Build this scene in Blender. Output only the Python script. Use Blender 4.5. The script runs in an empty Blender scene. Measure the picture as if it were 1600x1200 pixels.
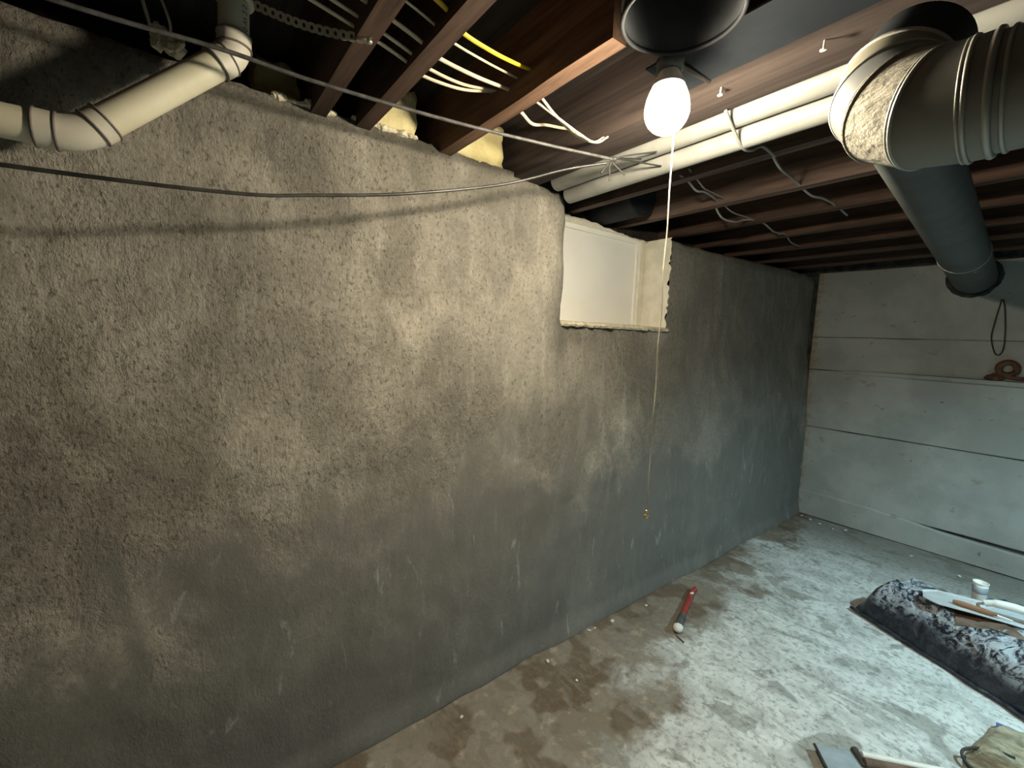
import bpy, bmesh, math, random
from mathutils import Vector, Matrix, noise
random.seed(7)
scene = bpy.context.scene
COL = scene.collection
V = Vector
PI = math.pi

# ------------------------------------------------------------------ camera
yaw, pit, rol, FPX = math.radians(37.23), math.radians(-6.33), math.radians(2.05), 678.6
fwd = V((math.sin(yaw)*math.cos(pit), math.cos(yaw)*math.cos(pit), math.sin(pit)))
r0 = V((math.cos(yaw), -math.sin(yaw), 0)); u0 = r0.cross(fwd)
cr = r0*math.cos(rol) + u0*math.sin(rol); cu = u0*math.cos(rol) - r0*math.sin(rol)
cd = bpy.data.cameras.new('camera'); cam = bpy.data.objects.new('camera', cd); COL.objects.link(cam)
cd.sensor_width = 36; cd.lens = 36*FPX/1600; cd.clip_start = 0.02
m = Matrix((cr, cu, -fwd)).transposed().to_4x4(); m.translation = V((0, 0, 1.5)); cam.matrix_world = m
scene.camera = cam

# ------------------------------------------------------------------ world, exposure, light levels
w = bpy.data.worlds.new('world'); scene.world = w; w.use_nodes = True
w.node_tree.nodes['Background'].inputs[0].default_value = (0.6, 0.7, 0.8, 1)
w.node_tree.nodes['Background'].inputs[1].default_value = 0.0
vs = scene.view_settings
vs.view_transform = 'Standard'; vs.look = 'None'; vs.gamma = 1; vs.use_curve_mapping = False
vs.exposure = 0.0
WARM_BULB = ((1.0, 0.88, 0.66), 1120.0)      # hanging bulb by the plastered wall
COOL_BULB = ((0.60, 0.92, 1.0), 1800.0)      # bulb in the next bay, out of the frame

# ------------------------------------------------------------------ helpers
def link(o, parent=None):
    COL.objects.link(o)
    if parent: o.parent = parent
    return o
def tag(o, label=None, cat=None, group=None, kind=None):
    if label: o['label'] = label
    if cat: o['category'] = cat
    if group: o['group'] = group
    if kind: o['kind'] = kind
    return o
def empty(name, label, cat, group=None):
    o = bpy.data.objects.new(name, None); link(o); return tag(o, label, cat, group)
def mesh(name, bm, mat, parent=None, smooth=False):
    me = bpy.data.meshes.new(name)
    bmesh.ops.recalc_face_normals(bm, faces=bm.faces)
    bm.to_mesh(me); bm.free()
    if smooth:
        for p in me.polygons: p.use_smooth = True
    me.materials.append(mat)
    return link(bpy.data.objects.new(name, me), parent)
def box(bm, lo, hi, rot=None, piv=None):
    c = [V((x, y, z)) for x in (lo[0], hi[0]) for y in (lo[1], hi[1]) for z in (lo[2], hi[2])]
    if rot is not None:
        p = V(piv); c = [p + rot @ (q - p) for q in c]
    v = [bm.verts.new(q) for q in c]
    for f in ((0,1,3,2),(4,6,7,5),(0,4,5,1),(2,3,7,6),(0,2,6,4),(1,5,7,3)): bm.faces.new([v[i] for i in f])
def bevel(bm, w, seg=2):
    bmesh.ops.bevel(bm, geom=list(bm.edges), offset=w, segments=seg, affect='EDGES', profile=0.5)
def frames(pts):
    n = len(pts); T = []
    for i in range(n):
        a = pts[max(i-1, 0)]; b = pts[min(i+1, n-1)]; T.append((b-a).normalized())
    ref = V((0, 0, 1)) if abs(T[0].z) < .9 else V((1, 0, 0))
    N = [(ref - T[0]*ref.dot(T[0])).normalized()]
    for i in range(1, n):
        q = N[-1] - T[i]*N[-1].dot(T[i]); N.append(q.normalized())
    return T, N
def tube(bm, pts, rad, seg=12, cap=True, flat=1.0):
    pts = [V(p) for p in pts]; T, N = frames(pts); rings = []
    for i, p in enumerate(pts):
        r = rad[i] if isinstance(rad, (list, tuple)) else rad
        B = T[i].cross(N[i])
        rings.append([bm.verts.new(p + N[i]*(r*flat*math.cos(2*PI*k/seg)) + B*(r*math.sin(2*PI*k/seg))) for k in range(seg)])
    for a, b in zip(rings, rings[1:]):
        for k in range(seg): bm.faces.new((a[k], a[(k+1) % seg], b[(k+1) % seg], b[k]))
    if cap:      # caps on their own vertices, so that the wall shades as a cylinder
        bm.faces.new([bm.verts.new(v.co) for v in rings[0]][::-1]); bm.faces.new([bm.verts.new(v.co) for v in rings[-1]])
    return rings
def ring(bm, c, axis, R, r, seg=40, cs=8):
    axis = V(axis).normalized(); ref = V((0, 0, 1)) if abs(axis.z) < .9 else V((1, 0, 0))
    a = (ref - axis*ref.dot(axis)).normalized(); b = axis.cross(a); c = V(c); rr = []
    for i in range(seg):
        d = a*math.cos(2*PI*i/seg) + b*math.sin(2*PI*i/seg)
        rr.append([bm.verts.new(c + d*(R + r*math.cos(2*PI*k/cs)) + axis*(r*math.sin(2*PI*k/cs))) for k in range(cs)])
    for i in range(seg):
        p, q = rr[i], rr[(i+1) % seg]
        for k in range(cs): bm.faces.new((p[k], p[(k+1) % cs], q[(k+1) % cs], q[k]))
def lathe(bm, prof, c, axis=(0, 0, 1), seg=32):
    axis = V(axis).normalized(); ref = V((0, 0, 1)) if abs(axis.z) < .9 else V((1, 0, 0))
    a = (ref - axis*ref.dot(axis)).normalized(); b = axis.cross(a); c = V(c); rr = []
    for (r, h) in prof:
        rr.append([bm.verts.new(c + axis*h + (a*math.cos(2*PI*k/seg) + b*math.sin(2*PI*k/seg))*max(r, 1e-4)) for k in range(seg)])
    for p, q in zip(rr, rr[1:]):
        for k in range(seg): bm.faces.new((p[k], p[(k+1) % seg], q[(k+1) % seg], q[k]))
    bm.faces.new([bm.verts.new(v.co) for v in rr[0]][::-1]); bm.faces.new([bm.verts.new(v.co) for v in rr[-1]])
def spline(pts, n=8):
    p = [V(q) for q in pts]; p = [p[0]*2 - p[1]] + p + [p[-1]*2 - p[-2]]; out = []
    for i in range(1, len(p)-2):
        for k in range(n):
            t = k/n; a, b, c, d = p[i-1], p[i], p[i+1], p[i+2]
            out.append(.5*((2*b) + (c-a)*t + (2*a-5*b+4*c-d)*t*t + (3*b-a-3*c+d)*t**3))
    out.append(p[-2]); return out
def lump(bm, c, s, seed, sub=3, amp=.35, fr=2.2, rot=0):
    t = bmesh.new(); bmesh.ops.create_icosphere(t, subdivisions=sub, radius=1)
    for v in t.verts:
        d = v.co.normalized(); k = 1 + amp*noise.fractal(d*fr + V((seed*3.1, seed*1.7, seed)), 1.0, 2.0, 4)
        q = V((d.x*s[0], d.y*s[1], d.z*s[2]))*k
        v.co = Matrix.Rotation(rot, 3, 'Z') @ q + V(c)
    me = bpy.data.meshes.new('tmp'); t.to_mesh(me); t.free(); bm.from_mesh(me); bpy.data.meshes.remove(me)
def sm(a, b, x):
    t = max(0, min(1, (x-a)/(b-a))); return t*t*(3-2*t)
def nz(x, y, z, o=3): return noise.fractal(V((x, y, z)), 1.0, 2.0, o)

# ------------------------------------------------------------------ materials
class Mat:
    def __init__(s, name, rough=.8, metal=0, spec=.5):
        s.m = bpy.data.materials.new(name); s.m.use_nodes = True; s.t = s.m.node_tree
        s.b = s.t.nodes['Principled BSDF']; s.b.inputs['Roughness'].default_value = rough
        s.b.inputs['Metallic'].default_value = metal; s.b.inputs['Specular IOR Level'].default_value = spec
        s.co = s.n('ShaderNodeTexCoord').outputs['Object']
    def n(s, ty, **kw):
        x = s.t.nodes.new(ty)
        for k, v in kw.items(): setattr(x, k, v)
        return x
    def val(s, i, v):
        if hasattr(v, 'is_linked'): s.t.links.new(v, i)
        elif isinstance(v, (tuple, list)) and len(v) == 3 and i.type == 'RGBA': i.default_value = (*v, 1)
        else: i.default_value = v
    def mp(s, scale=(1, 1, 1), rot=(0, 0, 0), loc=(0, 0, 0)):
        x = s.n('ShaderNodeMapping'); s.t.links.new(s.co, x.inputs[0])
        x.inputs['Location'].default_value = loc; x.inputs['Rotation'].default_value = rot; x.inputs['Scale'].default_value = scale
        return x.outputs[0]
    def noise(s, scale, detail=6, rough=.6, vec=None, dist=0):
        x = s.n('ShaderNodeTexNoise'); s.t.links.new(vec or s.co, x.inputs['Vector'])
        x.inputs['Scale'].default_value = scale; x.inputs['Detail'].default_value = detail
        x.inputs['Roughness'].default_value = rough; x.inputs['Distortion'].default_value = dist
        return x.outputs['Fac']
    def ramp(s, f, a, b, lo=0., hi=1.):
        x = s.n('ShaderNodeMapRange', interpolation_type='SMOOTHSTEP'); s.val(x.inputs[0], f)
        x.inputs[1].default_value = a; x.inputs[2].default_value = b; x.inputs[3].default_value = lo; x.inputs[4].default_value = hi
        return x.outputs[0]
    def math(s, op, a, b=0.):
        x = s.n('ShaderNodeMath', operation=op); s.val(x.inputs[0], a); s.val(x.inputs[1], b); return x.outputs[0]
    def mix(s, f, a, b, mode='MIX'):
        x = s.n('ShaderNodeMix', data_type='RGBA', blend_type=mode); s.val(x.inputs[0], f); s.val(x.inputs[6], a); s.val(x.inputs[7], b)
        return x.outputs[2]
    def axis(s, k):
        x = s.n('ShaderNodeSeparateXYZ'); s.t.links.new(s.co, x.inputs[0]); return x.outputs[k]
    def bump(s, h, strength=.3, dist=.01, prev=None):
        x = s.n('ShaderNodeBump'); s.val(x.inputs['Height'], h); s.val(x.inputs['Strength'], strength)
        x.inputs['Distance'].default_value = dist
        if prev: s.t.links.new(prev, x.inputs['Normal'])
        return x.outputs[0]
    def done(s, col, rough=None, nrm=None):
        s.val(s.b.inputs['Base Color'], col)
        if rough is not None: s.val(s.b.inputs['Roughness'], rough)
        if nrm is not None: s.t.links.new(nrm, s.b.inputs['Normal'])
        return s.m
def simple(name, a, b, scale=20, rough=.7, metal=0, bump=.15, bd=.004, stretch=(1, 1, 1), spec=.5):
    k = Mat(name, rough, metal, spec); f = k.noise(scale, vec=k.mp(stretch))
    return k.done(k.mix(k.ramp(f, .35, .65), a, b), None, k.bump(k.noise(scale*4, vec=k.mp(stretch)), bump, bd))

def mat_parge():
    k = Mat('parge_cement', .92, 0, .25)
    big = k.noise(1.3, 5, .62, dist=.6); mid = k.noise(5.5, 6, .65, vec=k.mp((1, 1, .55)), dist=.8)
    fine = k.noise(55, 6, .7)
    streak = k.noise(7, 5, .6, vec=k.mp((2.2, 1, .35)))
    c = k.mix(k.ramp(mid, .32, .68), (.25, .23, .19), (.44, .405, .345))
    c = k.mix(k.ramp(big, .38, .64), k.mix(.6, c, (.20, .19, .165)), c)
    c = k.mix(k.ramp(streak, .52, .72, 0, .45), c, (.47, .445, .39))
    # damp foot and far end, patchy; foot raised to paint in light falloff
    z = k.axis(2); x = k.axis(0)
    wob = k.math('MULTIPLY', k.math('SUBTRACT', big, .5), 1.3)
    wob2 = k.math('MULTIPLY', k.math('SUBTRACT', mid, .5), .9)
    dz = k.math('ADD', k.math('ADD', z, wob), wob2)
    damp_shade = k.ramp(dz, 1.12, .66)
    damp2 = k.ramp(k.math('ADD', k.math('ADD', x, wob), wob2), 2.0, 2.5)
    damp_shade = k.math('MAXIMUM', damp_shade, k.math('MULTIPLY', damp2, .6))
    c = k.mix(k.math('MULTIPLY', damp_shade, .72), c, (.105, .105, .10))
    # pale lime scuffs
    sc = k.math('MULTIPLY', k.ramp(k.noise(9, 4, .6, vec=k.mp((1.6, 1, .5), loc=(3, 1, 7)), dist=1.2), .60, .72), damp_shade)
    c = k.mix(k.math('MULTIPLY', sc, .6), c, (.36, .38, .37))
    c = k.mix(k.ramp(fine, .35, .60, .35, 0), c, (.13, .118, .095))
    pit = k.ramp(k.noise(95, 3, .6, vec=k.mp((1, 1, .7), (0, .5, 0))), .43, .34)
    c = k.mix(k.math('MULTIPLY', pit, k.ramp(damp_shade, 0, 1, .6, .15)), c, (.085, .075, .058))
    # troweled stroke relief
    st = k.noise(48, 6, .68, vec=k.mp((1, 1, .5), (0, .55, 0)), dist=.25)
    st2 = k.noise(130, 4, .7, vec=k.mp((1, 1, .6), (0, -.4, 0)))
    grit = k.ramp(k.noise(2.0, 3, .6, vec=k.mp(loc=(5, 2, 1))), .30, .55, .25, 1.0)
    grit = k.math('MULTIPLY', grit, k.ramp(damp_shade, 0, 1, 1, .3))
    n1 = k.bump(st, k.math('MULTIPLY', grit, 1.0), .020)
    n2 = k.bump(st2, k.math('MULTIPLY', grit, 1.0), .010, n1)
    return k.done(c, k.ramp(damp_shade, 0, 1, .95, .72), n2)
def mat_floor():
    k = Mat('old_concrete', .6, 0, .4)
    big = k.noise(1.6, 6, .62, dist=.7); mid = k.noise(6, 7, .65, dist=.8); fine = k.noise(40, 6, .7)
    scr = k.noise(9, 6, .68, vec=k.mp((1, .32, 1), (0, 0, -.5)), dist=.6)
    c = k.mix(k.ramp(mid, .34, .66), (.42, .43, .41), (.66, .68, .66))
    c = k.mix(k.ramp(scr, .50, .66, 0, .65), c, (.74, .76, .74))
    c = k.mix(k.ramp(scr, .46, .34, 0, .55), c, (.24, .245, .225))
    # scattered damp blots with a firm edge
    blot = k.ramp(k.noise(3.4, 3, .5, vec=k.mp(loc=(2.2, 7.1, 0)), dist=.5), .60, .635)
    c = k.mix(k.math('MULTIPLY', blot, .62), c, (.20, .20, .17))
    spk = k.ramp(k.noise(22, 5, .65, vec=k.mp((1, .55, 1), (0, 0, -.5), (3, 9, 0))), .60, .66)
    c = k.mix(k.math('MULTIPLY', spk, .55), c, (.20, .20, .18))
    blot2 = k.ramp(k.noise(7.5, 4, .55, vec=k.mp((1, .7, 1), (0, 0, -.4), (8.3, 1.2, 0)), dist=.4), .62, .65)
    c = k.mix(k.math('MULTIPLY', blot2, .6), c, (.20, .20, .175))
    xx = k.axis(0); dirt = k.ramp(k.math('ADD', xx, k.math('MULTIPLY', k.math('SUBTRACT', mid, .5), 1.1)), 3.45, 4.25)
    c = k.mix(k.math('MULTIPLY', dirt, .75), c, (.15, .135, .11))
    # brown seepage along the foot of the wall
    y = k.axis(1); x = k.axis(0)
    d = k.math('ADD', k.math('SUBTRACT', y, k.math('MULTIPLY', x, .16)), k.math('MULTIPLY', k.math('SUBTRACT', big, .5), 1.2))
    d = k.math('ADD', d, k.math('MULTIPLY', k.math('SUBTRACT', mid, .5), .75))
    seep = k.ramp(d, .58, .84)
    c = k.mix(k.math('MULTIPLY', seep, .82), c, (.145, .108, .066))
    seep = k.math('MULTIPLY', seep, k.ramp(k.noise(12, 6, .7, vec=k.mp((1, .4, 1), (0, 0, -.5), (6, 2, 0)), dist=.5), .50, .62, 1, .35))
    sp = k.ramp(k.noise(14, 5, .6, vec=k.mp(loc=(1, 3, 0))), .56, .66)
    c = k.mix(k.math('MULTIPLY', k.math('MULTIPLY', sp, seep), .55), c, (.42, .36, .26))
    wet = k.math('MULTIPLY', seep, k.ramp(k.noise(4.5, 3, .5, vec=k.mp(loc=(4, 4, 0))), .50, .56))
    c = k.mix(k.math('MULTIPLY', wet, .6), c, (.085, .050, .024))
    c = k.mix(k.ramp(fine, .34, .52, .6, 0), c, (.15, .145, .13))
    n1 = k.bump(scr, .25, .01); n2 = k.bump(fine, .3, .004, n1)
    return k.done(c, k.ramp(wet, 0, 1, .68, .38), n2)
def mat_wood(name, a, b, rough=.85):
    k = Mat(name, rough, 0, .3)
    g = k.noise(26, 6, .65, vec=k.mp((1, .06, 1)), dist=.6); p = k.noise(3, 4, .6)
    c = k.mix(k.ramp(g, .34, .66), a, b); c = k.mix(k.ramp(p, .55, .75, 0, .5), c, tuple(t*.5 for t in a))
    return k.done(c, None, k.bump(g, .4, .004))
def mat_painted():
    k = Mat('whitewashed_boards', .75, 0, .35)
    c = k.mix(k.ramp(k.noise(2.2, 5, .6), .35, .65), (.29, .30, .28), (.39, .40, .375))
    pl = k.ramp(k.noise(7, 5, .6, vec=k.mp((1, 1, 1.6))), .64, .665)
    c = k.mix(k.math('MULTIPLY', pl, .55), c, (.25, .21, .15))
    ch = k.ramp(k.noise(24, 4, .6, vec=k.mp((1, 1, 2.2), loc=(1, 5, 2))), .69, .71)
    c = k.mix(k.math('MULTIPLY', ch, .8), c, (.09, .065, .045))
    y = k.axis(1); e = k.ramp(k.math('ADD', y, k.math('MULTIPLY', k.noise(22, 5, .7), .30)), 1.57, 1.63)
    c = k.mix(k.math('MULTIPLY', e, .75), c, (.28, .20, .12))
    return k.done(c, None, k.bump(k.noise(18, 5, .6), .25, .006))
def mat_bag():
    k = Mat('black_plastic_dusty', .34, 0, .5)
    f = k.noise(16, 6, .7, dist=1.4); g = k.noise(60, 4, .7, dist=.6); z = k.axis(2)
    dust = k.math('MULTIPLY', k.ramp(k.math('ADD', k.math('MULTIPLY', f, .7), k.math('MULTIPLY', g, .3)), .44, .57), k.ramp(k.math('ADD', z, k.math('MULTIPLY', k.noise(6, 3, .5), .16)), .165, .26, .06, 1))
    c = k.mix(dust, (.012, .015, .026), (.42, .46, .50))
    return k.done(c, k.ramp(dust, 0, 1, .3, .8), k.bump(f, .5, .015))
def mat_emit(name, col, st):
    m_ = bpy.data.materials.new(name); m_.use_nodes = True; t = m_.node_tree
    for n_ in list(t.nodes): t.nodes.remove(n_)
    e = t.nodes.new('ShaderNodeEmission'); o = t.nodes.new('ShaderNodeOutputMaterial')
    e.inputs[0].default_value = (*col, 1); e.inputs[1].default_value = st; t.links.new(e.outputs[0], o.inputs[0]); return m_
def mat_dusty_metal():
    k = Mat('galvanised_dusty', .55, .35, .35)
    f = k.noise(6, 5, .6); g = k.noise(60, 4, .7, vec=k.mp((1, .25, 1)))
    c = k.mix(k.ramp(f, .35, .65), (.16, .165, .15), (.25, .25, .22))
    return k.done(c, k.ramp(f, .35, .7, .5, .68), k.bump(g, .12, .003))
M = dict(
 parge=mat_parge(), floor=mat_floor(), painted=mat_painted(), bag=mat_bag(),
 joist=mat_wood('old_joist', (.035, .020, .014), (.085, .050, .034)),
 joist_new=mat_wood('redder_joist', (.060, .040, .032), (.135, .092, .074)),
 beam=mat_wood('thick_beam', (.026, .019, .017), (.062, .045, .038)),
 joist_orange=mat_wood('orange_joist', (.075, .040, .024), (.16, .092, .056)),
 sub=mat_wood('subfloor', (.018, .014, .013), (.042, .034, .030)),
 cream=simple('cream_paint', (.66, .63, .53), (.76, .73, .63), 14, .8, 0, .5, .012),
 board=simple('primed_board', (.78, .775, .74), (.82, .815, .78), 3, .7, 0, .05, .002),
 sill=simple('flaking_cream', (.50, .44, .32), (.70, .64, .50), 40, .85, 0, .7, .01),
 pvc=simple('aged_pvc', (.56, .52, .38), (.64, .60, .46), 6, .5, 0, .05, .002),
 pvc_fit=simple('aged_pvc_fitting', (.54, .50, .42), (.60, .57, .48), 9, .5, 0, .05, .002),
 cement=simple('purple_pipe_primer', (.10, .08, .075), (.16, .13, .12), 30, .6),
 white=simple('white_pipe', (.20, .20, .183), (.26, .26, .24), 5, .55, 0, .05, .002),
 cable=simple('white_cable', (.46, .39, .28), (.54, .47, .35), 12, .55),
 yellow=simple('yellow_cable', (.58, .42, .02), (.66, .48, .03), 12, .5),
 black=simple('black_cable', (.014, .013, .012), (.04, .038, .035), 20, .45),
 greycable=simple('dusty_black_cable', (.035, .034, .033), (.085, .082, .08), 40, .6),
 foam=simple('spray_foam', (.66, .56, .27), (.78, .69, .38), 12, .85, 0, .6, .02),
 foam_pale=simple('pale_foam', (.66, .59, .42), (.80, .74, .58), 40, .9, 0, .6, .01),
 galv=mat_dusty_metal(),
 galv_warm=simple('galvanised_warm', (.125, .118, .085), (.185, .172, .128), 5, .55, .3, .1, .003),
 galv_dark=simple('galvanised_bluish', (.095, .10, .10), (.15, .155, .15), 5, .42, .4, .08, .003),
 mastic=simple('duct_dust', (.15, .14, .108), (.26, .24, .19), 16, .9, 0, .7, .012, (1, .3, 1)),
 duct_dark=simple('dark_duct', (.010, .011, .013), (.020, .022, .025), 8, .7, 0, .1, spec=.15),
 panning=simple('dull_sheet_metal', (.012, .015, .019), (.022, .026, .031), 4, .7, 0, .1, spec=.15),
 flue=simple('grey_green_flue', (.046, .052, .050), (.070, .078, .076), 7, .6, .2, .1, .003),
 chrome=simple('bright_edge', (.30, .30, .27), (.40, .40, .36), 8, .5, .5, .05),
 strap=simple('hanger_strap', (.50, .48, .41), (.62, .60, .52), 30, .6, .1),
 ceramic=simple('lampholder_white', (.70, .69, .65), (.78, .77, .73), 10, .4),
 cord=simple('pull_cord', (.72, .66, .52), (.82, .76, .62), 90, .7),
 brass=simple('brass_bead', (.75, .55, .22), (.85, .66, .30), 20, .3, .9),
 red=simple('red_paint', (.26, .035, .03), (.36, .06, .05), 20, .45),
 darkgrip=simple('dark_sleeve', (.04, .05, .05), (.09, .10, .10), 30, .6),
 cap=simple('white_cap', (.72, .70, .64), (.80, .78, .72), 20, .5),
 steel=simple('trowel_steel', (.62, .66, .68), (.74, .77, .78), 12, .38, .35, .08),
 whiteplastic=simple('white_handle', (.70, .72, .68), (.80, .81, .77), 14, .55),
 brownwood=mat_wood('brown_handle', (.16, .075, .04), (.30, .16, .09)),
 kraft=simple('bag_inside', (.10, .065, .045), (.17, .115, .08), 14, .85, 0, .4, .01),
 slate=simple('blue_grey_steel', (.30, .36, .40), (.42, .48, .52), 10, .5, .3),
 burlap=simple('beige_sackcloth', (.26, .23, .15), (.58, .52, .38), 26, .95, 0, 1.0, .02, (1, .25, 1)),
 blue=simple('blue_print', (.05, .09, .28), (.09, .14, .36), 10, .7),
 rust=simple('rusty_iron', (.055, .025, .015), (.16, .075, .04), 22, .8, .2, .5, .01),
 wire=simple('thin_dark_wire', (.012, .012, .012), (.025, .025, .023), 20, .6),
 crumb=simple('plaster_crumb', (.60, .58, .52), (.75, .73, .67), 20, .9),
 soot=simple('soot', (.02, .02, .02), (.06, .06, .055), 14, .9),
 ink=simple('pipe_print', (.10, .09, .06), (.13, .115, .08), 10, .8),
 backwall=simple('rough_grey_wall', (.07, .068, .062), (.12, .116, .108), 3, .9, 0, .6, .02),
)

# ------------------------------------------------------------------ setting: plastered wall
WX0, WX1, WZ = 1.38, 2.20, 1.565            # window opening
def wall_top(x):
    if x < WX0:
        t = 2.150 + .010*nz(x*6, 3.1, 0) + .006*nz(x*25, 1.1, 0)
        return t - .032*sm(.95, 1.36, x)
    return 2.062 + .045*sm(2.2, 4.3, x) + .006*nz(x*8, 5.5, 0)
def wall_y(x, z):
    step = sm(1.30, 1.44, x)*sm(.75, 1.55, z)*.045
    lean = .030*sm(2.2, 4.4, x)*sm(0, 2, z)
    b = .018*nz(x*.9, 2.2, z*.9, 2) + .0075*nz(x*3.5, 7.7, z*3.5, 3) + .0028*nz(x*14, 1.7, z*14, 3)
    f = .020*sm(.10, 0, z)
    r = .018*sm(.06, 0, wall_top(x) - z)      # rounded-over top edge
    return 1.436 + step + lean + b - f + r
bm = bmesh.new()
xs = []
x = -2.2
while x < 4.46: xs.append(x); x += .022
for e in (WX0, WX1):
    i = min(range(len(xs)), key=lambda j: abs(xs[j]-e)); xs[i] = e
NL, NU = 74, 28
grid = []
for x in xs:
    col = []
    for j in range(NL+1):
        z = WZ*j/NL; col.append(bm.verts.new((x, wall_y(x, z), z)))
    zt = wall_top(x)
    for j in range(1, NU+1):
        z = WZ + (zt-WZ)*j/NU; dx = 0
        if abs(x-WX0) < 1e-6: dx = .012*nz(9, z*5, 1) - .012*sm(1.75, 1.6, z)
        if abs(x-WX1) < 1e-6: dx = .010*nz(2, z*22, 1)
        col.append(bm.verts.new((x+dx, wall_y(x, z), z)))
    col.append(bm.verts.new((x, 1.64, zt+.004*nz(x*9, 0, 4))))     # rough top of the wall
    grid.append(col)
for i in range(len(xs)-1):
    hole = xs[i] >= WX0-1e-6 and xs[i+1] <= WX1+1e-6
    for j in range(NL+NU+1):
        if hole and j >= NL: continue
        bm.faces.new((grid[i][j], grid[i+1][j], grid[i+1][j+1], grid[i][j+1]))
# reveals of the opening in the same cement (near jamb) and bed under the sill
for e, jx in ((WX0, 0),):
    i = xs.index(e); prev = None
    for j in range(NL, NL+NU+1):
        a = grid[i][j]; b = bm.verts.new((e+.01, 1.68, a.co.z))
        if prev: bm.faces.new((prev[0], a, b, prev[1]))
        prev = (a, b)
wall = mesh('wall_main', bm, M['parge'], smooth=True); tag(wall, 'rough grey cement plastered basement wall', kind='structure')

# floor
bm = bmesh.new()
nx, ny = 110, 70; g = []
for i in range(nx+1):
    g.append([])
    for j in range(ny+1):
        x = -2.2 + 6.9*i/nx; y = -2.6 + 4.2*j/ny
        z = .006*nz(x*2, y*2, 0) + .003*nz(x*9, y*9, 3) - .004
        g[-1].append(bm.verts.new((x, y, z)))
for i in range(nx):
    for j in range(ny): bm.faces.new((g[i][j], g[i+1][j], g[i+1][j+1], g[i][j+1]))
fl = mesh('floor', bm, M['floor'], smooth=True); tag(fl, 'stained concrete basement floor', kind='structure')

# far wall: whitewashed boards over a dark backing
FX = 4.42
bm = bmesh.new(); box(bm, (FX+.022, -2.6, -.02), (FX+.12, 1.62, 2.33))
fw = mesh('wall_far', bm, M['soot']); tag(fw, 'whitewashed board wall at the end of the basement', kind='structure')
def panel(z0, z1, seed, off=0):
    bm = bmesh.new(); n = 60; top = []; rows = []
    for i in range(n+1):
        y = -2.6 + 4.075*i/n
        a = z0 + .003*nz(y*4, seed, 0); b = z1 + .003*nz(y*4, seed+4, 0)
        xo = FX + off + .004*nz(y*1.5, seed+9, 0)
        rows.append([bm.verts.new((xo+.004, y, a)), bm.verts.new((xo, y, a+.006)), bm.verts.new((xo+.002*nz(y, seed, 3), y, (a+b)/2)), bm.verts.new((xo, y, b-.006)), bm.verts.new((xo+.004, y, b)), bm.verts.new((xo+.03, y, b)), bm.verts.new((xo+.03, y, a))])
    for p, q in zip(rows, rows[1:]):
        for k in range(7): bm.faces.new((p[k], p[(k+1) % 7], q[(k+1) % 7], q[k]))
    bm.faces.new(rows[0]); bm.faces.new(rows[-1][::-1])
    return mesh('wall_board', bm, M['painted'], fw)
panel(.190, .792, 2); panel(.799, 1.300, 3, .002); panel(1.304, 1.583, 4); panel(1.586, 2.128, 5, .001)
# ledge strip on the boards
bm = bmesh.new(); pts = []
for i in range(31):
    y = 1.22 - 3.8*i/30; d = .006 + .05*sm(1.22, .2, y)
    pts.append([bm.verts.new((FX-d, y, 1.312)), bm.verts.new((FX-d, y, 1.286)), bm.verts.new((FX+.01, y, 1.272)), bm.verts.new((FX+.01, y, 1.320))])
for p, q in zip(pts, pts[1:]):
    for k in range(4): bm.faces.new((p[k], p[(k+1) % 4], q[(k+1) % 4], q[k]))
bm.faces.new(pts[0]); bm.faces.new(pts[-1][::-1])
mesh('ledge_strip', bm, M['painted'], fw)
# skirting with a sagging split top edge
bm = bmesh.new(); pts = []
for i in range(61):
    y = 1.49 - 4.1*i/60; t = .218 - .055*sm(1.2, .2, y) + .008*nz(y*5, 1, 1)
    pts.append([bm.verts.new((FX-.012, y, .004)), bm.verts.new((FX-.014, y, t-.01)), bm.verts.new((FX-.004, y, t)), bm.verts.new((FX+.02, y, t)), bm.verts.new((FX+.02, y, .004))])
for p, q in zip(pts, pts[1:]):
    for k in range(5): bm.faces.new((p[k], p[(k+1) % 5], q[(k+1) % 5], q[k]))
bm.faces.new(pts[0]); bm.faces.new(pts[-1][::-1])
sk = mesh('baseboard_far', bm, M['painted']); tag(sk, 'whitewashed skirting board along the far wall', kind='structure')

# walls behind the camera
bm = bmesh.new(); box(bm, (-2.3, -2.72, -.02), (4.54, -2.6, 2.33))
tag(mesh('wall_back', bm, M['backwall']), kind='structure')
bm = bmesh.new(); box(bm, (-2.32, -2.6, -.02), (-2.2, 1.7, 2.33))
tag(mesh('wall_left', bm, M['backwall']), kind='structure')

# ceiling: subfloor with joists
JB, JT = 2.13, 2.33
bm = bmesh.new(); box(bm, (-2.32, -2.72, JT), (4.54, 1.78, JT+.05))
ceil = mesh('ceiling', bm, M['sub']); tag(ceil, 'dark wooden subfloor above open joists', kind='structure')
def joist(x0, x1, y0=-2.6, y1=1.70, mat='joist', zb=JB):
    bm = bmesh.new(); n = 24; rows = []
    for i in range(n+1):
        y = y0 + (y1-y0)*i/n; o = .004*nz(y*1.3, x0*5, 0); q = .003*nz(y*3, x0*9, 2)
        rows.append([bm.verts.new((x0+o, y, zb+q)), bm.verts.new((x1+o, y, zb+q)), bm.verts.new((x1+o, y, JT)), bm.verts.new((x0+o, y, JT))])
    for p, q in zip(rows, rows[1:]):
        for k in range(4): bm.faces.new((p[k], p[(k+1) % 4], q[(k+1) % 4], q[k]))
    bm.faces.new(rows[0]); bm.faces.new(rows[-1][::-1])
    return mesh('joist', bm, M[mat], ceil)
joist(-.46, -.415); joist(-.87, -.825); joist(-1.28, -1.235); joist(-1.69, -1.645)
joist(.325, .368); joist(.455, .498)
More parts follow.
